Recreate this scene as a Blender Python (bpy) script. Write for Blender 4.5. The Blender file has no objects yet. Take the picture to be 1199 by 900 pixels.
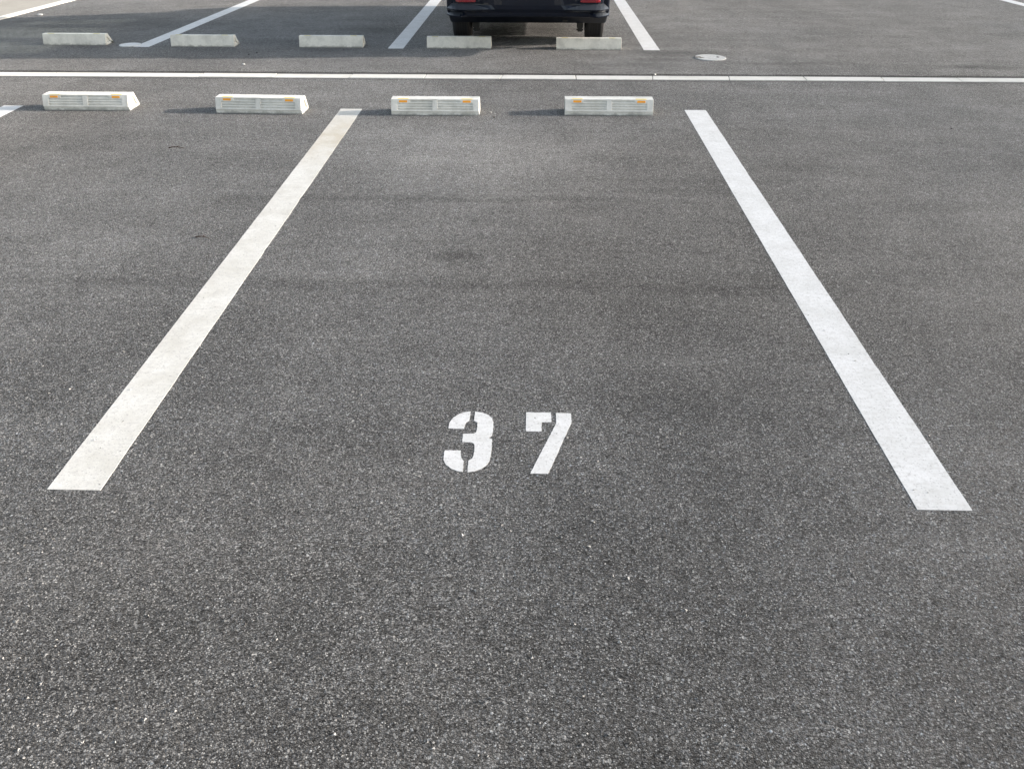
import bpy, bmesh, math, random
from mathutils import Vector, Matrix
random.seed(7)
R = math.radians
scene = bpy.context.scene
COL = scene.collection

# ------------------------------------------------------------------ node helpers
class NT:
    def __init__(s, name):
        s.m = bpy.data.materials.new(name); s.m.use_nodes = True
        s.t = s.m.node_tree; s.t.nodes.clear()
        s.out = s.n('ShaderNodeOutputMaterial')
        s.tc = s.n('ShaderNodeTexCoord'); s.flat = False
    def n(s, typ, **kw):
        nd = s.t.nodes.new(typ)
        for k, v in kw.items(): setattr(nd, k, v)
        return nd
    def l(s, a, b): s.t.links.new(a, b)
    def put(s, sock, v):
        if isinstance(v, bpy.types.NodeSocket): s.l(v, sock)
        elif v is not None:
            if sock.type == 'RGBA' and len(v) == 3: v = (*v, 1)
            sock.default_value = v
    def math(s, op, a, b=None, c=None, clamp=False):
        nd = s.n('ShaderNodeMath', operation=op, use_clamp=clamp)
        for i, v in enumerate((a, b, c)):
            if v is not None: s.put(nd.inputs[i], v)
        return nd.outputs[0]
    def mix(s, fac, a, b, mode='MIX'):
        nd = s.n('ShaderNodeMix', data_type='RGBA', blend_type=mode)
        s.put(nd.inputs[0], fac); s.put(nd.inputs[6], a); s.put(nd.inputs[7], b)
        return nd.outputs[2]
    def noise(s, scale, detail=3, rough=.5, vec=None, out=0, dist=0):
        nd = s.n('ShaderNodeTexNoise', noise_dimensions='2D' if s.flat else '3D')
        s.l(vec or s.tc.outputs['Object'], nd.inputs['Vector'])
        nd.inputs['Scale'].default_value = scale; nd.inputs['Detail'].default_value = detail
        nd.inputs['Roughness'].default_value = rough; nd.inputs['Distortion'].default_value = dist
        return nd.outputs[out]
    def voro(s, scale, feature='F1', vec=None):
        nd = s.n('ShaderNodeTexVoronoi', feature=feature, voronoi_dimensions='2D' if s.flat else '3D')
        s.l(vec or s.tc.outputs['Object'], nd.inputs['Vector'])
        nd.inputs['Scale'].default_value = scale
        return nd
    def ramp(s, fac, stops, interp='LINEAR'):
        nd = s.n('ShaderNodeValToRGB'); nd.color_ramp.interpolation = interp
        e = nd.color_ramp.elements
        while len(e) < len(stops): e.new(.5)
        for i, (p, c) in enumerate(stops):
            e[i].position = p
            e[i].color = (c, c, c, 1) if isinstance(c, (int, float)) else (*c, 1)
        s.l(fac, nd.inputs[0]); return nd.outputs[0]
    def mapping(s, scale=(1, 1, 1), loc=(0, 0, 0), rot=(0, 0, 0)):
        nd = s.n('ShaderNodeMapping'); s.l(s.tc.outputs['Object'], nd.inputs[0])
        nd.inputs['Scale'].default_value = scale; nd.inputs['Location'].default_value = loc
        nd.inputs['Rotation'].default_value = rot
        return nd.outputs[0]
    def bump(s, h, dist, strength=1, normal=None):
        nd = s.n('ShaderNodeBump'); s.l(h, nd.inputs['Height'])
        nd.inputs['Distance'].default_value = dist; nd.inputs['Strength'].default_value = strength
        if normal: s.l(normal, nd.inputs['Normal'])
        return nd.outputs[0]
    def bsdf(s, color, rough=.7, normal=None, **kw):
        b = s.n('ShaderNodeBsdfPrincipled')
        s.put(b.inputs['Base Color'], color); s.put(b.inputs['Roughness'], rough)
        if normal: s.l(normal, b.inputs['Normal'])
        for k, v in kw.items(): s.put(b.inputs[k], v)
        s.l(b.outputs[0], s.out.inputs[0]); return b

def simple(name, color, rough=.6, **kw):
    t = NT(name)
    v = t.noise(9, 3)
    c = t.mix(t.ramp(v, [(.3, 0.), (.7, 1.)]), tuple(x * .85 for x in color), tuple(min(1, x * 1.1) for x in color))
    t.bsdf(c, rough, **kw)
    return t.m

# ------------------------------------------------------------------ asphalt
YG = 6.72           # kerb strip centre line: the two lots meet here
def asphalt():
    t = NT('asphalt'); t.flat = True
    obj = t.tc.outputs['Object']
    sep = t.n('ShaderNodeSeparateXYZ'); t.l(obj, sep.inputs[0])
    X, Y = sep.outputs[0], sep.outputs[1]
    # aggregate: two sizes of stone in bitumen
    warp = t.n('ShaderNodeVectorMath', operation='MULTIPLY_ADD')
    t.l(t.noise(330, 2, out=1), warp.inputs[0]); warp.inputs[1].default_value = (.003, .003, .003); t.l(obj, warp.inputs[2])
    v1 = t.voro(120, vec=warp.outputs[0]); v2 = t.voro(270, vec=warp.outputs[0])
    sp1 = t.n('ShaderNodeSeparateColor'); t.l(v1.outputs['Color'], sp1.inputs[0])
    sp2 = t.n('ShaderNodeSeparateColor'); t.l(v2.outputs['Color'], sp2.inputs[0])
    # stone value per cell: mostly dark grey, a few pale, very few white
    val1 = t.ramp(sp1.outputs[0], [(0, .035), (.45, .075), (.8, .17), (.93, .30), (.985, .50), (1, .8)])
    val2 = t.ramp(sp2.outputs[0], [(0, .012), (.4, .065), (.75, .15), (.93, .28), (.985, .5), (1, .95)])
    m1 = t.ramp(v1.outputs['Distance'], [(.28, 1.), (.52, 0.)])
    m2 = t.ramp(v2.outputs['Distance'], [(.42, 1.), (.7, 0.)])
    fine = t.noise(900, 2, .6)
    base = t.mix(fine, (.022, .022, .023), (.085, .084, .083))
    c = t.mix(m2, base, val2)
    pick = t.ramp(sp1.outputs[1], [(.62, 0.), (.66, 1.)])
    c = t.mix(t.math('MULTIPLY', m1, pick), c, val1)
    # stone hues
    hue = t.mix(sp1.outputs[2], (1.02, .995, .94), (.95, 1.0, 1.05))
    # broad drifts of tan dust and cooler bare bitumen
    hue = t.mix(1, hue, t.mix(t.ramp(t.noise(.34, 3, .5, vec=t.mapping((1, 1, 1), (3.1, 1.7, 0))), [(.38, 0.), (.62, 1.)]), (.955, 1.0, 1.04), (1.04, 1.0, .95)), 'MULTIPLY')
    c = t.mix(1, c, hue, 'MULTIPLY')
    # mottling: mid and broad
    a = t.noise(26, 4, .65); b = t.noise(3.2, 4, .6); d = t.noise(.55, 3, .55)
    mot = t.math('MULTIPLY', t.ramp(a, [(.28, .8), (.72, 1.2)]), t.ramp(b, [(.3, .86), (.7, 1.1)]))
    g1 = t.noise(120, 3, .7); g2 = t.noise(150, 2, .6)
    mot = t.math('MULTIPLY', mot, t.ramp(g1, [(.32, .62), (.47, .97), (.72, 1.25)]))
    mot = t.math('MULTIPLY', mot, t.ramp(g2, [(.32, .6), (.68, 1.4)]))
    pits = t.noise(72, 3, .75, vec=t.mapping((.8, .9, 1), (5, 3, 0)))
    mot = t.math('MULTIPLY', mot, t.ramp(pits, [(.36, .66), (.45, 1.)]))
    mot = t.math('MULTIPLY', mot, t.ramp(d, [(.3, .84), (.7, 1.12)]))
    strk = t.noise(2.4, 5, .65, vec=t.mapping((.35, 2.6, 1)))
    mot = t.math('MULTIPLY', mot, t.ramp(strk, [(.3, .9), (.7, 1.08)]))
    # paler, dust-worn patch where tyres stop
    wx = t.math('DIVIDE', t.math('ADD', X, .35), 1.15); wy = t.math('DIVIDE', t.math('SUBTRACT', Y, 4.75), .95)
    wr = t.math('ADD', t.math('SQRT', t.math('ADD', t.math('MULTIPLY', wx, wx), t.math('MULTIPLY', wy, wy))), t.math('MULTIPLY', t.math('SUBTRACT', t.noise(2.2, 4, .6), .5), .9))
    mot = t.math('MULTIPLY', mot, t.ramp(wr, [(.1, 1.35), (1.5, 1.)]))
    cm = t.n('ShaderNodeVectorMath', operation='SCALE'); t.l(c, cm.inputs[0]); t.l(t.math('MULTIPLY', mot, ALB), cm.inputs['Scale'])
    c = cm.outputs[0]
    # paver joints across the bay: two slightly darker closed-up bands
    wob = t.math('ADD', t.math('MULTIPLY', t.math('SUBTRACT', t.noise(1.3, 3, .6), .5), .12), t.math('MULTIPLY', t.math('SUBTRACT', t.noise(30, 4, .75), .5), .16))
    Yw = t.math('ADD', Y, wob)
    def band(y0, w, xl=-40., xr=40.):
        q = t.math('ABSOLUTE', t.math('SUBTRACT', Yw, y0))
        q = t.math('SUBTRACT', 1., t.math('DIVIDE', q, w), clamp=True)
        if xl > -30: q = t.math('MULTIPLY', q, t.math('MULTIPLY', t.math('SUBTRACT', X, xl), 1.4, clamp=True))
        if xr < 30: q = t.math('MULTIPLY', q, t.math('MULTIPLY', t.math('SUBTRACT', xr, X), 1.4, clamp=True))
        return q
    # separate paver passes differ a little in tone
    lane = t.n('ShaderNodeMapRange', interpolation_type='SMOOTHSTEP'); t.l(Yw, lane.inputs[0])
    for i, v in enumerate((3.90, 4.15, 1.0, 1.13)): lane.inputs[i + 1].default_value = v
    lane2 = t.n('ShaderNodeMapRange', interpolation_type='SMOOTHSTEP'); t.l(Yw, lane2.inputs[0])
    for i, v in enumerate((2.85, 3.2, 1.0, 1.06)): lane2.inputs[i + 1].default_value = v
    tone = t.math('MULTIPLY', lane.outputs[0], lane2.outputs[0])
    cl = t.n('ShaderNodeVectorMath', operation='SCALE'); t.l(c, cl.inputs[0]); t.l(tone, cl.inputs['Scale']); c = cl.outputs[0]
    st = t.math('MULTIPLY', band(3.98, .05, -2.0, 1.0), t.math('MULTIPLY', t.noise(4, 4, .7), .5))
    st = t.math('MAXIMUM', st, t.math('MULTIPLY', band(2.96, .06, -3.6, 1.5), t.math('MULTIPLY', t.noise(3, 4, .7), .5)))
    # worn darker soft oil spot and others; spots under the car are painted shade
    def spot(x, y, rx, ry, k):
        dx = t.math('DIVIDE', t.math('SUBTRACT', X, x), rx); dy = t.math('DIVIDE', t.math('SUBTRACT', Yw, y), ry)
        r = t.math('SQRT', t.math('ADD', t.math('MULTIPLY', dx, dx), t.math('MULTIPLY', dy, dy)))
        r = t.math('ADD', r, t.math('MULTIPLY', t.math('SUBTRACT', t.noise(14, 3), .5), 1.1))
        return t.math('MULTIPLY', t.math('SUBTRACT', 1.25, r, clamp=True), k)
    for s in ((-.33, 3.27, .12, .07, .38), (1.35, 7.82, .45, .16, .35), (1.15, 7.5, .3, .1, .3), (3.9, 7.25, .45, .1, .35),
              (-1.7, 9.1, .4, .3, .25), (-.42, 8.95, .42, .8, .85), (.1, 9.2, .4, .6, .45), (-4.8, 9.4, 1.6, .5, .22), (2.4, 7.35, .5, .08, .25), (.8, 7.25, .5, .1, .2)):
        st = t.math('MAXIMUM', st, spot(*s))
    # dirt line in the crevice behind the kerb strip
    q = t.math('ABSOLUTE', t.math('SUBTRACT', Y, 6.83))
    q = t.math('SUBTRACT', 1., t.math('DIVIDE', q, t.math('ADD', .02, t.math('MULTIPLY', t.noise(3, 4, .7), .09))), clamp=True)
    q = t.math('MULTIPLY', q, 2.2, clamp=True)
    st = t.math('MAXIMUM', st, t.math('MULTIPLY', q, .6))
    q = t.math('ABSOLUTE', t.math('SUBTRACT', Y, 6.645))
    q = t.math('SUBTRACT', 1., t.math('DIVIDE', q, .03), clamp=True)
    st = t.math('MAXIMUM', st, t.math('MULTIPLY', q, .4))
    # pale quartz and limestone chips standing out of the binder
    for sc, lo in ((235, .84), (145, .945), (88, .985)):
        v = t.voro(sc, vec=t.mapping((1, 1, 1), (sc * .01, .37, 0))); sp = t.n('ShaderNodeSeparateColor'); t.l(v.outputs['Color'], sp.inputs[0])
        k = t.math('MULTIPLY', t.ramp(sp.outputs[0], [(lo, 0.), (min(1, lo + .04), 1.)]), t.ramp(v.outputs['Distance'], [(.36, 1.), (.46, 0.)]))
        c = t.mix(t.math('MULTIPLY', k, .85), c, t.mix(sp.outputs[1], (.16, .155, .145), (.62, .61, .58)))
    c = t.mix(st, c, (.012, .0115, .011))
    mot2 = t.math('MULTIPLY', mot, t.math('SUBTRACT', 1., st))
    # height
    h1 = t.ramp(v1.outputs['Distance'], [(.0, 1.), (.55, 0.)], 'EASE')
    h1 = t.math('MULTIPLY', h1, pick)
    h2 = t.ramp(v2.outputs['Distance'], [(.0, 1.), (.65, 0.)], 'EASE')
    h = t.math('ADD', t.math('MULTIPLY', h1, .6), t.math('MULTIPLY', h2, .45))
    h = t.math('ADD', h, t.math('MULTIPLY', fine, .3))
    nrm = t.bump(h, .0055, .9)
    big = t.math('ADD', t.math('MULTIPLY', a, .5), b)
    nrm = t.bump(big, .012, .35, nrm)
    t.bsdf(c, t.ramp(sp1.outputs[1], [(0, .62), (1, .85)]), nrm, **{'Diffuse Roughness': 1.0, 'Specular IOR Level': t.math('MULTIPLY', mot2, .2, clamp=True),
            'Sheen Weight': t.math('MULTIPLY', mot2, SHEEN, clamp=True), 'Sheen Roughness': .5, 'Sheen Tint': (1, .97, .93)})
    return t.m
SHEEN = .32; ALB = .63

def paint(name, tan=None, base=((.66, .66, .64), (.76, .76, .75))):
    t = NT(name); t.flat = True
    n1 = t.noise(7, 5, .65); n2 = t.noise(60, 4, .7); n3 = t.noise(420, 2, .6)
    c = t.mix(t.ramp(n1, [(.32, 0.), (.66, 1.)]), *base)
    c = t.mix(t.math('MULTIPLY', t.ramp(n2, [(.45, 0.), (.75, 1.)]), .5), c, (.52, .51, .485))
    v = t.voro(260); sp = t.n('ShaderNodeSeparateColor'); t.l(v.outputs['Color'], sp.inputs[0])
    c = t.mix(t.math('MULTIPLY', t.ramp(sp.outputs[0], [(.88, 0.), (.98, 1.)]), .45), c, (.3, .29, .28))
    strk = t.noise(5, 5, .7, vec=t.mapping((3, 12, 1), rot=(0, 0, .2)))
    c = t.mix(t.math('MULTIPLY', t.ramp(strk, [(.5, 0.), (.68, 1.)]), .3), c, (.47, .455, .42))
    if tan:
        sep = t.n('ShaderNodeSeparateXYZ'); t.l(t.tc.outputs['Object'], sep.inputs[0])
        q = t.math('ABSOLUTE', t.math('SUBTRACT', sep.outputs[1], tan[0]))
        q = t.math('SUBTRACT', 1., t.math('DIVIDE', q, tan[1]), clamp=True)
        q = t.math('MULTIPLY', q, t.ramp(t.noise(6, 4, .7), [(.3, .15), (.62, 1.)]))
        c = t.mix(t.math('MULTIPLY', q, .75), c, (.50, .44, .33))
    h = t.math('ADD', t.math('MULTIPLY', n3, .5), t.math('MULTIPLY', t.voro(190).outputs['Distance'], .6))
    t.bsdf(c, .62, t.bump(h, .0016, .22), **{'Diffuse Roughness': .3, 'Specular IOR Level': .4})
    return t.m

def concrete(name, base, dirt, amount=.6, scale=1.0, low=None, seed=0.0):
    """cast concrete; low=z height below which grime gathers"""
    t = NT(name)
    info = t.n('ShaderNodeObjectInfo')
    off = t.n('ShaderNodeVectorMath', operation='MULTIPLY_ADD')
    t.l(info.outputs['Random'], off.inputs[0]); off.inputs[1].default_value = (37, 23, 11); t.l(t.tc.outputs['Object'], off.inputs[2])
    vec = off.outputs[0]
    n1 = t.noise(9 * scale, 5, .65, vec); n2 = t.noise(70 * scale, 4, .7, vec); n3 = t.noise(300, 3, .6, vec)
    c = t.mix(t.math('MULTIPLY', t.ramp(n1, [(.42, 0.), (.72, 1.)]), amount), base, dirt)
    c = t.mix(t.math('MULTIPLY', t.ramp(n2, [(.5, 0.), (.75, 1.)]), .35), c, tuple(x * .6 for x in base))
    c = t.mix(t.math('MULTIPLY', t.ramp(n3, [(.6, 0.), (.75, 1.)]), .25), c, tuple(x * .45 for x in base))
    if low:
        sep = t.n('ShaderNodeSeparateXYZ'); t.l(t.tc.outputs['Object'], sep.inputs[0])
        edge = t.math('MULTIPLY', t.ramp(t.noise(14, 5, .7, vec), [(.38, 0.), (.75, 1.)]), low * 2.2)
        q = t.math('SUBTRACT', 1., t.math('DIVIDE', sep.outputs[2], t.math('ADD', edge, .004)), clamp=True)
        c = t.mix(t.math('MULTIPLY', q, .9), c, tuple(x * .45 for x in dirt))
    h = t.math('ADD', n2, t.math('MULTIPLY', n3, .6))
    t.bsdf(c, .85, t.bump(h, .002, .4), **{'Diffuse Roughness': .6, 'Specular IOR Level': .3})
    return t.m

M = {}
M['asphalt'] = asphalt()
M['paint'] = paint('road_paint'); M['paint_stained'] = paint('road_paint_stained', (5.1, .7), ((.60, .585, .53), (.72, .71, .665)))
M['kerb'] = concrete('kerb_concrete', (.74, .72, .67), (.52, .50, .44), .5, .5)
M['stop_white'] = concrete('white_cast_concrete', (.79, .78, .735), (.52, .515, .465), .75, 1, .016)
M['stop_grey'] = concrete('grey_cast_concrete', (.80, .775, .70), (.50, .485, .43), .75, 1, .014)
M['pad'] = concrete('pavement_concrete', (.36, .34, .30), (.27, .255, .22), .6, .3)
M['cover'] = concrete('cover_concrete', (.58, .58, .565), (.3, .3, .28), .8, 5)
M['rust'] = simple('rusty_iron', (.10, .085, .06), .8)
M['yellow'] = simple('yellow_plastic', (.88, .66, .10), .5)
M['yellow_worn'] = simple('worn_yellow_paint', (.60, .52, .20), .8)
M['amber'] = simple('amber_reflector', (.9, .37, .02), .4)
M['twig'] = simple('dry_twig', (.055, .028, .018), .9)
M['chip'] = simple('white_stone', (.7, .69, .66), .8)
M['stone'] = simple('grey_stone', (.42, .41, .39), .85)
M['stone_dark'] = simple('dark_stone', (.03, .028, .026), .9)
# vehicle
M['carpaint'] = simple('midnight_paint', (.006, .009, .018), .32, **{'Coat Weight': .6, 'Coat Roughness': .03, 'Specular IOR Level': .1})
M['tyre'] = simple('tyre_rubber', (.012, .012, .014), .75)
M['blackplastic'] = simple('black_plastic', (.012, .013, .015), .55)
M['skyglint'] = simple('painted_sky_reflection', (.035, .041, .05), .35)  # grey stands in for sky reflected on the bumper ledges
M['redlens'] = simple('red_lens', (.22, .006, .014), .2, **{'Coat Weight': .6})
M['metal'] = simple('alloy', (.45, .45, .46), .3, Metallic=1.0)
M['under'] = simple('underbody_steel', (.02, .02, .02), .8)
M['clear'] = simple('headlamp_lens', (.55, .57, .6), .1, **{'Coat Weight': 1.0})
def glass():
    t = NT('tinted_glass')
    tr = t.n('ShaderNodeBsdfTransparent'); tr.inputs[0].default_value = (.55, .6, .58, 1)
    gl = t.n('ShaderNodeBsdfGlossy'); gl.inputs['Roughness'].default_value = .02
    fr = t.n('ShaderNodeFresnel'); fr.inputs[0].default_value = 1.5
    mx = t.n('ShaderNodeMixShader'); t.l(fr.outputs[0], mx.inputs[0]); t.l(tr.outputs[0], mx.inputs[1]); t.l(gl.outputs[0], mx.inputs[2])
    t.l(mx.outputs[0], t.out.inputs[0]); return t.m
M['glass'] = glass()

# ------------------------------------------------------------------ object helpers
def tag(o, label=None, cat=None, group=None, kind=None):
    if label: o['label'] = label
    if cat: o['category'] = cat
    if group: o['group'] = group
    if kind: o['kind'] = kind
    return o
def link(name, bm, mat, parent=None, smooth=False, bevel=0, seg=2):
    bmesh.ops.recalc_face_normals(bm, faces=bm.faces)
    me = bpy.data.meshes.new(name); bm.to_mesh(me); bm.free()
    me.materials.append(mat)
    if smooth: me.polygons.foreach_set('use_smooth', [True] * len(me.polygons))
    o = bpy.data.objects.new(name, me); COL.objects.link(o)
    if parent: o.parent = parent
    if bevel:
        b = o.modifiers.new('b', 'BEVEL'); b.width = bevel; b.segments = seg; b.limit_method = 'ANGLE'; b.angle_limit = R(35)
    return o
def empty(name, loc, rz=0, rx=0):
    o = bpy.data.objects.new(name, None); COL.objects.link(o); o.location = loc; o.rotation_euler = (rx, 0, rz)
    o.empty_display_size = .2; return o
def box(bm, x0, x1, y0, y1, z0, z1, M4=None):
    vs = [bm.verts.new((x, y, z)) for x in (x0, x1) for y in (y0, y1) for z in (z0, z1)]
    for f in ((0, 1, 3, 2), (4, 6, 7, 5), (0, 4, 5, 1), (2, 3, 7, 6), (0, 2, 6, 4), (1, 5, 7, 3)):
        bm.faces.new([vs[i] for i in f])
    if M4:
        for v in vs: v.co = M4 @ v.co
    return vs
def prism(bm, prof, x0, x1, axis='x'):
    """profile (u,v) extruded along an axis: x -> (y,z)"""
    mk = {'x': lambda a, u, v: (a, u, v), 'y': lambda a, u, v: (u, a, v), 'z': lambda a, u, v: (u, v, a)}[axis]
    A = [bm.verts.new(mk(x0, *p)) for p in prof]; B = [bm.verts.new(mk(x1, *p)) for p in prof]
    n = len(prof)
    f0 = bm.faces.new(A); f1 = bm.faces.new(B[::-1])
    for i in range(n): bm.faces.new([A[i], B[i], B[(i + 1) % n], A[(i + 1) % n]])
    return f0, f1
def cyl(bm, p0, p1, r0, r1=None, n=16):
    p0, p1 = Vector(p0), Vector(p1); r1 = r0 if r1 is None else r1
    q = (p1 - p0).to_track_quat('Z', 'Y')
    A, B = [], []
    for i in range(n):
        a = 2 * math.pi * i / n; d = q @ Vector((math.cos(a), math.sin(a), 0))
        A.append(bm.verts.new(p0 + d * r0)); B.append(bm.verts.new(p1 + d * r1))
    bm.faces.new(A[::-1]); bm.faces.new(B)
    for i in range(n): bm.faces.new([A[i], A[(i + 1) % n], B[(i + 1) % n], B[i]])
def copy_tree(o, parent=None):
    c = o.copy(); COL.objects.link(c); c.parent = parent
    for ch in list(o.children): copy_tree(ch, c)
    return c

SL = R(1.2); HY0 = 6.90
def gz(y):                      # ground height
    if y <= HY0: return 0.0
    return -math.tan(SL) * (min(y, 24) - HY0)

# ------------------------------------------------------------------ ground
bm = bmesh.new()
ys = [-60, -3, 0, 2, 4, 6.655]
def strip(ys, xs=(-120, -8, -4, 0, 4, 8, 120)):
    rows = [[bm.verts.new((x, y, gz(y))) for x in xs] for y in ys]
    for a, b in zip(rows, rows[1:]):
        for i in range(len(xs) - 1): bm.faces.new([a[i], a[i + 1], b[i + 1], b[i]])
strip([-120, -10, 0, 3, 6.655, 6.80, 6.90, 9, 12, 24, 60, 400])
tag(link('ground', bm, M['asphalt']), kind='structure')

# flush concrete kerb strip of cast blocks
bm = bmesh.new()
k = -40
while k < 60:
    x0 = .357 + k * .63
    j = random.uniform(.0022, .0038); sk = random.uniform(.0, .022)
    zt = .006 + random.uniform(-.001, .0015)
    dy = random.uniform(-.002, .002)
    sk0, skp = sk, sk if k == -40 else skp
    prism(bm, [(x0 + j, 6.666 + dy), (x0 + .63 - j, 6.666 + dy), (x0 + .63 - j + sk, 6.793 + dy), (x0 + j + skp, 6.793 + dy)], -.08, zt, 'z')
    skp = sk
    k += 1
tag(link('kerb', bm, M['kerb'], bevel=.003), kind='structure')

# pale concrete pavement beyond the far row, with its edging
def slab(name, x0, x1, y0, y1, dz, mat, bev=0):
    bm = bmesh.new()
    box(bm, x0, x1, 0, (y1 - y0) / math.cos(SL), -.05, dz)
    o = link(name, bm, mat, bevel=bev); o.location = (0, y0, gz(y0)); o.rotation_euler = (-SL, 0, 0); return o
tag(slab('pavement', -40, -6.345, 8.2, 23.5, .010, M['pad']), kind='structure')
tag(slab('pavement_edging', -6.34, -6.235, 8.2, 23.5, .016, M['kerb'], .004), kind='structure')

# ------------------------------------------------------------------ painted bay lines
def line(x0, x1, y0, y1, label, group, mat, dx=0., nick=.0018, sk=0.):
    """hand-laid thermoplastic line, 3 mm thick with slightly uneven edges"""
    bm = bmesh.new(); rnd = random.Random(int(x0 * 1000) + int(y0 * 77))
    n = max(8, int((y1 - y0) / .03)); T = .001
    L, Rr = [], []
    jl = jr = 0; 
    for i in range(n + 1):
        t = i / n; y = y0 + (y1 - y0) * t
        jl = jl * .6 + rnd.uniform(-1, 1) * nick * .25
        jr = jr * .6 + rnd.uniform(-1, 1) * nick * .35
        if rnd.random() < .05: jr -= nick * rnd.uniform(.3, 1.6)
        L.append((x0 + dx * t + jl, y)); Rr.append((x1 + dx * t + jr, y + (sk if i in (0,) else 0)))
    V = []
    for (a, b) in zip(L, Rr):
        z = gz(a[1])
        V.append([bm.verts.new((a[0], a[1], z - .002)), bm.verts.new((a[0] + .001, a[1], z + T)),
                  bm.verts.new((b[0] - .001, b[1], z + T)), bm.verts.new((b[0], b[1], z - .002))])
    for p, q in zip(V, V[1:]):
        for i in range(3): bm.faces.new([p[i], p[i + 1], q[i + 1], q[i]])
    bm.faces.new(V[0]); bm.faces.new(V[-1][::-1])
    return tag(link('bay_line', bm, mat), label, 'line marking', group)
G1 = 'white bay lines of the near row'; G2 = 'white bay lines of the far row'
line(-1.401, -1.242, 1.64, 5.735, 'long white bay line left of the number 37, stained tan at its far end', G1, M['paint_stained'], nick=.002)
line(1.104, 1.260, 1.62, 5.765, 'long clean white bay line right of the number 37', G1, M['paint'])
line(-3.912, -3.765, 1.64, 5.757, 'tip of a white bay line cut off at the left picture edge', G1, M['paint'])
line(-3.925, -3.775, 8.0, 13.1, 'slanting white line beside the small white disc, between the two leftmost grey stops', G2, M['paint'], dx=.05)
line(-1.418, -1.265, 7.985, 13.1, 'white bay line on the left side of the black car', G2, M['paint'])
line(1.066, 1.222, 7.97, 13.1, 'white bay line on the right side of the black car', G2, M['paint'], dx=.03)
line(6.375, 6.525, 11.0, 16.1, 'short piece of white line in the top right corner', G2, M['paint'])

# ------------------------------------------------------------------ stencilled bay number 37
NUM = {'digit_three': [
 [(-.191,2.053),(-.208,2.049),(-.228,2.038),(-.245,2.018),(-.255,1.993),(-.256,1.959),(-.205,1.958),(-.204,1.979),(-.201,1.993),(-.191,2.001)],
 [(-.176,2.053),(-.153,2.048),(-.131,2.035),(-.117,2.016),(-.112,1.993),(-.112,1.947),(-.1135,1.925),(-.124,1.914),(-.112,1.906),(-.112,1.868),(-.113,1.826),(-.1155,1.799),(-.125,1.779),(-.141,1.762),(-.159,1.752),(-.179,1.747),(-.180,1.801),(-.170,1.81),(-.166,1.825),(-.165,1.852),(-.166,1.873),(-.171,1.886),(-.18,1.89),(-.206,1.89),(-.207,1.932),(-.172,1.935),(-.165,1.942),(-.164,1.957),(-.164,1.987),(-.167,1.996),(-.176,2.002)],
 [(-.257,1.848),(-.207,1.849),(-.206,1.824),(-.2,1.807),(-.194,1.798),(-.193,1.748),(-.211,1.752),(-.231,1.763),(-.248,1.782),(-.257,1.805),(-.258,1.833)]],
 'digit_seven': [
 [(-.006,2.053),(.076,2.053),(.077,2.001),(.045,2.0),(.044,1.951),(-.006,1.951)],
 [(.092,2.052),(.143,2.051),(.142,1.999),(.127,1.952),(.063,1.746),(.009,1.746),(.087,1.979),(.093,2.002)]]}
num = tag(empty('bay_number', (-.057, 1.9, 0)), 'white stencilled number 37 painted on the asphalt in the middle of the bay', 'number marking')
for nm, polys in NUM.items():
    bm = bmesh.new()
    for p in polys:
        # subdivide with a faint raggedness, as stencil paint over coarse asphalt
        q = []
        for a, b in zip(p, p[1:] + p[:1]):
            L = math.hypot(b[0] - a[0], b[1] - a[1]); n = max(1, int(L / .006))
            for i in range(n):
                s = i / n; r = .0007 if i else 0
                q.append((a[0] + (b[0] - a[0]) * s + random.uniform(-r, r) + .057, a[1] + (b[1] - a[1]) * s + random.uniform(-r, r) - 1.9))
        prism(bm, q, -.001, .001, 'z')
    bm.normal_update()
    bmesh.ops.triangulate(bm, faces=[f for f in bm.faces if len(f.verts) > 4], ngon_method='EAR_CLIP')
    link(nm, bm, M['paint'], num)

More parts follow.
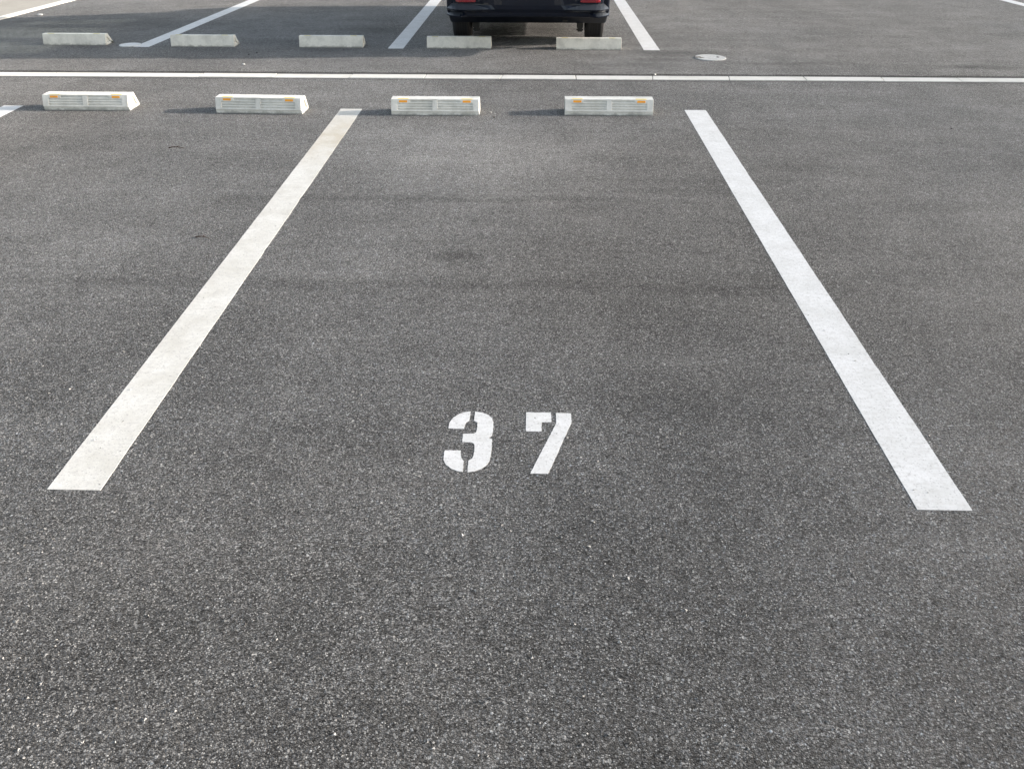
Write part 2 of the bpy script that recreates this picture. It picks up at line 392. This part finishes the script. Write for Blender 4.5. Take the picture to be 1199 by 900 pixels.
# ------------------------------------------------------------------ wheel stops
def stop_mesh(prof, L, hole, ribs):
    bm = bmesh.new()
    caps = prism(bm, prof, 0, L)
    # hand-hold recess in either end
    for f in caps:
        cx = f.calc_center_median(); nrm = Vector((-1 if cx.x < L / 2 else 1, 0, 0))
        ret = bmesh.ops.inset_individual(bm, faces=[f], thickness=hole)
        for e in f.verts: pass
        c = sum((v.co for v in f.verts), Vector()) / len(f.verts)
        bmesh.ops.inset_individual(bm, faces=[f], thickness=.002)
        for v in f.verts: v.co -= nrm * .014
    if ribs:
        # sloping face between (y0,z0) and (y1,z1)
        (y0, z0), (y1, z1) = prof[1], prof[2]
        d = Vector((0, y1 - y0, z1 - z0)); n = Vector((0, -(z1 - z0), y1 - y0)).normalized(); ln = d.length; d.normalize()
        def bar(xa, xb, ta, tb, h):
            vs = []
            for x in (xa, xb):
                for tt in (ta, tb):
                    for hh in (-.002, h):
                        p = Vector((x, y0, z0)) + d * (tt * ln) + n * hh
                        vs.append(bm.verts.new(p))
            for f in ((0, 1, 3, 2), (4, 6, 7, 5), (0, 4, 5, 1), (2, 3, 7, 6), (0, 2, 6, 4), (1, 5, 7, 3)):
                bm.faces.new([vs[i] for i in f])
        H = .011
        # frame round the panel, centre post, thin ribs
        bar(.003, .045, .03, .97, H); bar(L - .045, L - .003, .03, .97, H)
        bar(L / 2 - .018, L / 2 + .018, .14, .97, H)
        bar(.045, L - .045, .02, .15, H); bar(.045, L - .045, .9, .985, H)
        for k in range(2):
            t0 = .26 + k * .20
            bar(.045, L / 2 - .018, t0, t0 + .10, H - .001); bar(L / 2 + .018, L - .045, t0, t0 + .10, H - .001)
        bar(.045, L / 2 - .018, .66, .77, H - .001); bar(L / 2 + .018, L - .045, .66, .77, H - .001)
        for xa in (.045, L - .135): bar(xa, xa + .09, .76, .91, H)
    return bm
NEARP = [(0, 0), (.0, .024), (.032, .103), (.118, .103), (.166, .012), (.166, 0)]
FARP = [(0, 0), (.004, .02), (.034, .100), (.090, .100), (.165, .01), (.165, 0)]
LN = .625
def near_stop():
    r = empty('wheel_stop', (0, 0, 0))
    link('block', stop_mesh(NEARP, LN, .026, True), M['stop_white'], r, bevel=.002)
    (y0, z0), (y1, z1) = NEARP[1], NEARP[2]
    d = Vector((0, y1 - y0, z1 - z0)).normalized(); n = Vector((0, -d.z, d.y))
    M0 = Matrix((( 1, 0, 0, 0), (0, d.y, n.y, y1), (0, d.z, n.z, z1), (0, 0, 0, 1)))
    for x in (.056, LN - .056 - .062):
        bm = bmesh.new(); box(bm, x - .010, x + .072, -.019, -.0005, .004, .0108, M0)
        # lip wrapping onto the top
        box(bm, x - .006, x + .068, y1 - .001, y1 + .012, z1 - .002, z1 + .0025)
        h = link('reflector_frame', bm, M['yellow'], r, bevel=.001)
        bm = bmesh.new(); box(bm, x + .002, x + .060, -.0235, -.0085, .0095, .0116, M0)
        link('reflector', bm, M['amber'], h, bevel=.001)
    return r
def far_stop():
    r = empty('wheel_stop', (0, 0, 0))
    link('block', stop_mesh(FARP, LN, .034, False), M['stop_grey'], r, bevel=.006)
    for x in (.05, LN - .12):
        bm = bmesh.new(); box(bm, x, x + .06, .037, .060, .099, .1015)
        tag(link('yellow_mark', bm, M['yellow_worn'], r, bevel=.001))
    return r
GN = 'white wheel stops of the near row'; GF = 'grey wheel stops of the far row'
p = near_stop()
NS = [(-3.540, 5.640, .004, 'white ribbed wheel stop nearest the left picture edge, in the front row'),
      (-2.268, 5.602, -.035, 'white ribbed wheel stop just left of the tan stained bay line, cracked along its base'),
      (-1.003, 5.578, .006, 'white ribbed wheel stop just right of the tan stained bay line, inside bay 37'),
      (.230, 5.606, .002, 'cleanest white ribbed wheel stop, on the right side of bay 37')]
for i, (x, y, a, lb) in enumerate(NS):
    o = p if i == 0 else copy_tree(p)
    o.location = (x, y, 0); o.rotation_euler = (0, 0, a); tag(o, lb, 'wheel stop', GN)
p = far_stop()
FS = [(-4.855, 8.065, 0, 'grey concrete wheel stop at the far left end of the back row'),
      (-3.560, 8.020, -.004, 'grey concrete wheel stop overlapping the slanting white line near the small white disc'),
      (-2.290, 8.015, 0, 'grey concrete wheel stop alone in the car shadow, dark stain along its base'),
      (-1.036, 8.000, .004, 'grey concrete wheel stop under the left rear tyre of the black car'),
      (.222, 7.962, .0, 'grey concrete wheel stop under the right rear tyre of the black car')]
for i, (x, y, a, lb) in enumerate(FS):
    o = p if i == 0 else copy_tree(p)
    o.location = (x, y, gz(y)); o.rotation_euler = (-SL, 0, a); tag(o, lb, 'wheel stop', GF)

# ------------------------------------------------------------------ covers
def disc(bm, r, z0, z1, n=40, jag=0., cx=0, cy=0, sy=1.0):
    A = []
    ph = random.random() * 9
    for i in range(n):
        a = 2 * math.pi * i / n; rr = r * (1 + jag * (math.sin(3 * a + ph) * .5 + random.uniform(-.5, .5)))
        A.append((cx + rr * math.cos(a), cy + rr * math.sin(a) * sy))
    prism(bm, A, z0, z1, 'z')
r = tag(empty('drain_cover', (1.635, 7.60, gz(7.6) + .001), 0, -SL), 'round whitish concrete cover with a dark pick hole and worn rusty left side', 'drain cover')
bm = bmesh.new(); disc(bm, .141, -.02, .006, 44, .02); link('lid', bm, M['cover'], r, bevel=.003)
bm = bmesh.new(); disc(bm, .013, .004, .0085, 12, .1, .068, .005); link('pick_hole', bm, M['blackplastic'], r)
for (px, py, rr) in ((-.112, .012, .026), (-.088, -.030, .02), (-.125, -.02, .014)):
    bm = bmesh.new(); disc(bm, rr, .003, .0072, 14, .6, px, py, .8); link('rust_patch', bm, M['rust'], r)
r = tag(empty('small_cover', (-4.0, 8.09, gz(8.09) + .001), 0, -SL), 'small white round disc set in the asphalt at the tip of the slanting line', 'drain cover')
bm = bmesh.new(); disc(bm, .100, -.02, .007, 40, .0); link('cap', bm, M['paint'], r, bevel=.003)

# ------------------------------------------------------------------ loose bits
def twig(x, y, L, a, lb):
    bm = bmesh.new(); pts = []
    for i in range(7):
        t = i / 6; pts.append(Vector(((t - .5) * L, math.sin(t * 3.1) * L * .035, .003 + .006 * math.sin(t * 3.1))))
    for i in range(6): cyl(bm, pts[i], pts[i + 1], .0032 * (1 - .13 * i), .0032 * (1 - .1 * (i + 1)), 6)
    cyl(bm, pts[3], pts[3] + Vector((.012, .014, .004)), .0014, .0008, 5)
    o = tag(link('twig', bm, M['twig'], smooth=True), lb, 'twig', 'dry twigs on the asphalt'); o.location = (x, y, 0); o.rotation_euler = (0, 0, a)
twig(-2.243, 4.79, .105, -.12, 'thin dark twig lying on the asphalt below the second wheel stop from the left')
twig(-1.586, 3.423, .075, -.25, 'short dark curved twig lying just left of the stained bay line')
def pebble(x, y, r, mat, lb, grp='loose stones on the asphalt', flat=.6):
    bm = bmesh.new(); bmesh.ops.create_icosphere(bm, subdivisions=2, radius=r)
    for v in bm.verts: v.co = Vector((v.co.x * 1.4, v.co.y, v.co.z * flat)) * random.uniform(.82, 1.15)
    o = tag(link('pebble', bm, mat), lb, 'pebble', grp); o.location = (x, y, gz(y) + r * flat * .6); o.rotation_euler = (0, 0, random.uniform(0, 3))
pebble(-5.977, 10.05, .03, M['chip'], 'white chip near the pale pavement in the top left corner', flat=.35)
pebble(-2.573, 7.18, .013, M['chip'], 'small white chip between the two rows, below the third grey stop', flat=.4)
pebble(-.30, 5.66, .008, M['stone'], 'pale pebble beside the right end of the third white stop')
pebble(-.27, 5.54, .006, M['twig'], 'brown crumb on the asphalt right of the third white stop')
pebble(1.03, 6.86, .009, M['chip'], 'tiny white chip on the kerb joint right of the fourth white stop')
pebble(-2.62, 7.72, .008, M['stone_dark'], 'dark crumb in front of the second grey stop')
pebble(-2.67, 7.63, .007, M['stone_dark'], 'smaller dark crumb just in front of the first dark crumb')
pebble(2.839, 5.346, .005, M['stone_dark'], 'single dark pebble on the open asphalt right of the clean bay line')
# uncountable grit: real stone chips proud of the surface
bm = bmesh.new(); rnd = random.Random(3)
for i in range(4200):
    y = 0.55 + 6 * rnd.random() ** 1.5; x = rnd.uniform(-.78, .78) * (y + .9)
    if y > 6.6: continue
    r = rnd.choice((.0012, .0015, .0018, .0024, .0032)) * rnd.uniform(.8, 1.2)
    s = [Vector((rnd.gauss(0, 1), rnd.gauss(0, 1), rnd.gauss(0, 1))).normalized() * r for _ in range(5)]
    c = Vector((x, y, r * .35))
    vs = [bm.verts.new(c + Vector((a.x * 1.3, a.y * 1.3, abs(a.z) if k else -abs(a.z)))) for k, a in enumerate(s)]
    for f in ((0, 1, 2), (0, 2, 3), (0, 3, 4), (0, 4, 1), (1, 2, 3), (1, 3, 4)):
        try: bm.faces.new([vs[i] for i in f])
        except ValueError: pass
tag(link('grit', bm, M['stone']), 'fine pale grit scattered over the near asphalt', 'grit', kind='stuff')

# ------------------------------------------------------------------ the black car (rear towards the camera)
def make_car():
    W = .76; Lc = 3.4
    r = empty('parked_car', (-.055, 7.69, gz(7.69)), 0, -SL)
    tag(r, 'black car parked against two grey wheel stops, seen from behind, cut off at the top', 'car')
    def arch(cy, rad, n=14):   # arc over a wheel, rear to front
        return [(cy - rad * math.cos(math.pi * i / n), .20 + max(0, rad * math.sin(math.pi * i / n) * 1.28)) for i in range(n + 1)]
    RY, FY = .82, 2.92
    lower = [(.10, .34), (.30, .30)] + arch(RY, .33) + arch(FY, .33) + [(3.33, .22), (3.40, .34), (3.40, .62), (3.34, .82), (3.18, .95), (2.72, 1.03),
             (.05, 1.02), (.03, .70)]
    bm = bmesh.new(); prism(bm, lower, -W, W)
    # tumble in the flanks slightly above the belt and at the very ends in plan
    for v in bm.verts:
        if v.co.z > .9: v.co.x *= .975
        if v.co.y > 3.2: v.co.x *= .93
        if v.co.y < .12: v.co.x *= .985
    body = link('body', bm, M['carpaint'], r, bevel=.025, seg=3)
    # inner floor between the wheels (closes the arch tunnels)
    bm = bmesh.new(); box(bm, -.50, .50, .55, 3.2, .235, .5); box(bm, -.60, .60, 1.25, 2.55, .20, .40)
    link('floor_pan', bm, M['under'], r)
    # roof and pillars
    roof = [(.10, 1.66), (.20, 1.755), (.9, 1.785), (1.9, 1.77), (2.32, 1.70), (2.36, 1.665), (1.9, 1.70), (.9, 1.715), (.2, 1.69)]
    bm = bmesh.new(); prism(bm, roof, -.66, .66); link('roof', bm, M['carpaint'], r, bevel=.015)
    for sx in (-1, 1):
        for (ya, yb, yc, yd) in ((.06, .26, .14, .26), (1.05, 1.13, 1.08, 1.15), (1.98, 2.05, 1.96, 2.02), (2.86, 2.93, 2.27, 2.33)):
            bm = bmesh.new()
            xb, xt = sx * W * .965, sx * .655
            q = [(xb, ya, 1.01), (xb, yb, 1.01), (xt, yd, 1.70), (xt, yc, 1.70)]
            A = [bm.verts.new(v) for v in q]; B = [bm.verts.new((x - sx * .05, y, z)) for x, y, z in q]
            bm.faces.new(A); bm.faces.new(B[::-1])
            for i in range(4): bm.faces.new([A[i], B[i], B[(i + 1) % 4], A[(i + 1) % 4]])
            link('pillar', bm, M['carpaint'], r, bevel=.006)
        bm = bmesh.new()
        q = [(sx * W * .955, .15, 1.015), (sx * W * .955, 2.86, 1.015), (sx * .645, 2.29, 1.69), (sx * .645, .22, 1.69)]
        bm.faces.new([bm.verts.new(v) for v in q]); link('side_window', bm, M['glass'], r)
        # door cut lines and handles
        for (y0, y1) in ((1.06, 1.95), (1.97, 2.62)):
            bm = bmesh.new(); xo = sx * (W + .0015)
            for a, b in (((y0, .30), (y0, .98)), ((y1, .30), (y1, .98)), ((y0, .30), (y1, .30))):
                box(bm, min(xo, xo - sx * .004), max(xo, xo - sx * .004), min(a[0], b[0]) - .002, max(a[0], b[0]) + .002, min(a[1], b[1]) - .002, max(a[1], b[1]) + .002)
            d = link('door', bm, M['blackplastic'], r)
            bm = bmesh.new(); box(bm, min(sx * W, sx * (W + .03)), max(sx * W, sx * (W + .03)), y0 + .08, y0 + .24, .86, .885)
            link('door_handle', bm, M['carpaint'], d, bevel=.008)
        # mirrors
        bm = bmesh.new(); box(bm, min(sx * .74, sx * .90), max(sx * .74, sx * .90), 2.60, 2.70, 1.02, 1.16); link('door_mirror', bm, M['carpaint'], r, bevel=.025)
        # tail lamp, head lamp
        bm = bmesh.new(); box(bm, min(sx * .62, sx * .748), max(sx * .62, sx * .748), .012, .10, .72, 1.0); link('tail_light', bm, M['redlens'], r, bevel=.012)
        bm = bmesh.new(); box(bm, min(sx * .42, sx * .69), max(sx * .42, sx * .69), 3.28, 3.402, .66, .80); link('headlight', bm, M['clear'], r, bevel=.02)
    bm = bmesh.new(); q = [(-.66, .055, 1.03), (.66, .055, 1.03), (.60, .13, 1.68), (-.60, .13, 1.68)]
    bm.faces.new([bm.verts.new(v) for v in q]); link('rear_window', bm, M['glass'], r)
    bm = bmesh.new(); q = [(-.70, 2.90, 1.03), (.70, 2.90, 1.03), (.62, 2.33, 1.68), (-.62, 2.33, 1.68)]
    bm.faces.new([bm.verts.new(v) for v in q]); link('windscreen', bm, M['glass'], r)
    bm = bmesh.new(); box(bm, -.02, .38, .035, .05, 1.06, 1.075); cyl(bm, (.0, .03, 1.06), (.0, .06, 1.06), .025); link('wiper', bm, M['blackplastic'], r)
    bm = bmesh.new(); box(bm, -.60, -.596, .026, .034, .66, 1.0); box(bm, .596, .60, .026, .034, .66, 1.0); box(bm, -.60, .60, .026, .034, .655, .66)
    box(bm, -.26, .26, .015, .034, .86, .90); link('tailgate_trim', bm, M['blackplastic'], r)
    for cx in (-.34, .34):
        for cy in (.95, 1.85):
            bm = bmesh.new(); box(bm, cx - .22, cx + .22, cy, cy + .12, .8, 1.28); st = link('seat', bm, M['blackplastic'], r, bevel=.03)
            bm = bmesh.new(); box(bm, cx - .11, cx + .11, cy, cy + .09, 1.29, 1.46); link('headrest', bm, M['blackplastic'], st, bevel=.03)
    # ---- rear bumper: lofted sections across the car
    def sect(ax):
        """profile (y,z) from top to underside at |x|=ax; corners pulled forward"""
        s = min(1, max(0, (ax - .30) / .18)); s2 = min(1, max(0, (ax - .56) / .05)); 
        e = max(0, (ax - .60) / .16); pull = .16 * e ** 2.4
        pr = [(.030, .665), (.004, .64), (-.004 + .020 * s, .52), (.000 + .034 * s, .425 + .004 * s),
              (.000 + .033 * s, .420), (.006 - .036 * s, .386), (.012 - .036 * s, .378), (.022 - .012 * s, .362),
              (.026 + .006 * s2, .358), (.032 - .048 * s2, .332), (.038 - .05 * s2, .322), (.07, .314), (.18, .32)]
        return [(y + pull, z) for y, z in pr]
    xs = [-.752, -.745, -.73, -.71, -.68, -.64, -.61, -.58, -.56, -.52, -.48, -.44, -.40, -.36, -.33, -.30, -.2, -.1, 0]
    xs = xs + [-x for x in xs[-2::-1]]
    bm = bmesh.new(); rows = []
    for x in xs:
        rows.append([bm.verts.new((x, y, z)) for y, z in sect(abs(x))])
    for a, b in zip(rows, rows[1:]):
        for i in range(len(a) - 1): bm.faces.new([a[i], b[i], b[i + 1], a[i + 1]])
    # side returns to the rear wheel arches
    for row, sx in ((rows[0], -1), (rows[-1], 1)):
        prev = row; 
        for yy, k in ((.30, 1.0), (.47, 1.0)):
            cur = [bm.verts.new((sx * .763, max(yy, v.co.y), v.co.z)) for v in prev]
            for i in range(len(cur) - 1): bm.faces.new([prev[i], cur[i], cur[i + 1], prev[i + 1]])
            prev = cur
    bmp = link('rear_bumper', bm, M['carpaint'], r, smooth=False)
    for sx in (-1, 1):
        bm = bmesh.new(); n = 8; fr = []
        for i in range(n + 1):
            ax = .475 + (.66 - .475) * i / n; yb = sect(ax)[3][0]
            hh = .011 if 0 < i < n else .008
            fr.append([bm.verts.new((sx * ax, yb - .012, .453 - hh)), bm.verts.new((sx * ax, yb - .012, .453 + hh)),
                       bm.verts.new((sx * ax, yb + .02, .453 + hh)), bm.verts.new((sx * ax, yb + .02, .453 - hh))])
        for a, b in zip(fr, fr[1:]):
            for i in range(4): bm.faces.new([a[i], a[(i + 1) % 4], b[(i + 1) % 4], b[i]])
        bm.faces.new(fr[0]); bm.faces.new(fr[-1][::-1])
        link('bumper_reflector', bm, M['redlens'], bmp, bevel=.003)
        # strip over the lower corner ledge, sky reflection painted in as grey
        bm = bmesh.new(); fr = []
        for i in range(11):
            ax = .36 + (.735 - .36) * i / 10; p = sect(ax); e = min(1, i / 4)
            (ya, za), (yb, zb) = p[3], p[5]
            za = za - .004; zt = zb + (za - zb) * (.25 + .75 * e); yt = yb + (ya - yb) * (.25 + .75 * e)
            fr.append([bm.verts.new((sx * ax, yb - .003, zb + .002)), bm.verts.new((sx * ax, yt - .003, zt + .002)),
                       bm.verts.new((sx * ax, yt + .004, zt - .003)), bm.verts.new((sx * ax, yb + .004, zb - .003))])
        for a, b in zip(fr, fr[1:]):
            for i in range(4): bm.faces.new([a[i], a[(i + 1) % 4], b[(i + 1) % 4], b[i]])
        bm.faces.new(fr[0]); bm.faces.new(fr[-1][::-1])
        link('bumper_sky_glint', bm, M['skyglint'], bmp)
        bm = bmesh.new(); fr = []  # lower ledge strip, its sky reflection painted in as well
        for i in range(6):
            ax = .60 + (.742 - .60) * i / 5; p = sect(ax); (ya, za), (yb, zb) = p[8], p[9]
            fr.append([bm.verts.new((sx * ax, yb - .002, zb)), bm.verts.new((sx * ax, ya - .004, za)), bm.verts.new((sx * ax, ya + .01, za - .004)), bm.verts.new((sx * ax, yb + .01, zb))])
        for a, b in zip(fr, fr[1:]):
            for i in range(4): bm.faces.new([a[i], a[(i + 1) % 4], b[(i + 1) % 4], b[i]])
        bm.faces.new(fr[0]); bm.faces.new(fr[-1][::-1])
        link('bumper_sky_glint', bm, M['skyglint'], bmp)
    # ---- wheels
    def wheel(x, y, sx):
        tw, tr = .172, .285
        prof = [(-.5, .62), (-.5, .90), (-.44, .97), (-.33, 1.)]
        for g in (-.22, -.07, .07, .22): prof += [(g - .022, 1.), (g - .018, .968), (g + .018, .968), (g + .022, 1.)]
        prof += [(.33, 1.), (.44, .97), (.5, .90), (.5, .62)]
        bm = bmesh.new(); n = 64; rings = []
        for i in range(n):
            a = 2 * math.pi * i / n
            rings.append([bm.verts.new((x + u * tw, y + math.cos(a) * v * tr, tr + math.sin(a) * v * tr)) for u, v in prof])
        for i in range(n):
            A, B = rings[i], rings[(i + 1) % n]
            for k in range(len(prof)): bm.faces.new([A[k], A[(k + 1) % len(prof)], B[(k + 1) % len(prof)], B[k]])
        t = link('wheel', bm, M['tyre'], r)
        bm = bmesh.new(); xo = x + sx * tw * .40
        cyl(bm, (x - sx * .06, y, tr), (xo - sx * .02, y, tr), tr * .62, n=32)
        cyl(bm, (xo - sx * .02, y, tr), (xo, y, tr), .035, n=16)
        for k in range(8):
            a = 2 * math.pi * k / 8; c, s = math.cos(a), math.sin(a)
            cyl(bm, (xo - sx * .005, y + c * .03, tr + s * .03), (xo - sx * .005, y + c * tr * .6, tr + s * tr * .6), .014, .018, 6)
        link('rim', bm, M['metal'], t, bevel=.003)
    for sx in (-1, 1):
        for y in (RY, FY): wheel(sx * (.752 - .088), y, sx)
    # ---- underbody bits that hang below the bumper
    for sx, x in ((-1, -.515), (1, .515)):
        bm = bmesh.new()
        cyl(bm, (x, .62, .13), (x, .60, .42), .024, n=12)
        box(bm, x - .032, x + .030, .58, .66, .150, .215); box(bm, x - .022, x + .022, .60, .645, .112, .15)
        cyl(bm, (x - .035, .62, .128), (x + .035, .62, .128), .009, n=8)
        box(bm, x - .09, x + .05, .50, .70, .235, .30)
        link('suspension_bracket', bm, M['under'], r, bevel=.003)
    bm = bmesh.new(); box(bm, .335, .375, .40, .50, .228, .30); link('tow_hook', bm, M['under'], r, bevel=.004)
    bm = bmesh.new(); box(bm, -.58, -.22, .28, .62, .36, .46); link('silencer', bm, M['under'], r, bevel=.03)
    return r
make_car()

# ------------------------------------------------------------------ camera
cam = bpy.data.cameras.new('camera'); co = bpy.data.objects.new('camera', cam); COL.objects.link(co)
cam.sensor_width = 36; cam.lens = 36 * 900 / 1199; cam.clip_start = .05; cam.clip_end = 2000
co.location = (0, 0, 1.5227); co.rotation_euler = (math.pi / 2 - .602, 0, .0259)
scene.camera = co

# ------------------------------------------------------------------ light
EL, AZ = 14.5, 4.7            # sun: low, from the right and slightly from beyond
w = bpy.data.worlds.new('World'); scene.world = w; w.use_nodes = True
nt = w.node_tree; bg = nt.nodes['Background']
sky = nt.nodes.new('ShaderNodeTexSky'); sky.sky_type = 'NISHITA'; sky.sun_disc = False
sky.sun_elevation = R(EL); sky.sun_rotation = R(90 - AZ); sky.air_density = 1.0; sky.dust_density = 1.5
hs = nt.nodes.new('ShaderNodeHueSaturation'); hs.inputs['Saturation'].default_value = .56   # thin high haze in the sky
nt.links.new(sky.outputs[0], hs.inputs['Color']); nt.links.new(hs.outputs[0], bg.inputs[0]); bg.inputs[1].default_value = .15
sd = bpy.data.lights.new('sun', 'SUN'); so = bpy.data.objects.new('sun', sd); COL.objects.link(so)
sd.energy = 3.5; sd.angle = R(.8); sd.color = (1, .90, .815)
dirv = Vector((math.cos(R(EL)) * math.cos(R(AZ)), math.cos(R(EL)) * math.sin(R(AZ)), math.sin(R(EL))))
so.rotation_euler = dirv.to_track_quat('Z', 'Y').to_euler(); so.location = dirv * 30

scene.view_settings.view_transform = 'Standard'; scene.view_settings.look = 'None'
scene.view_settings.exposure = 1.13; scene.view_settings.gamma = 1; scene.view_settings.use_curve_mapping = False
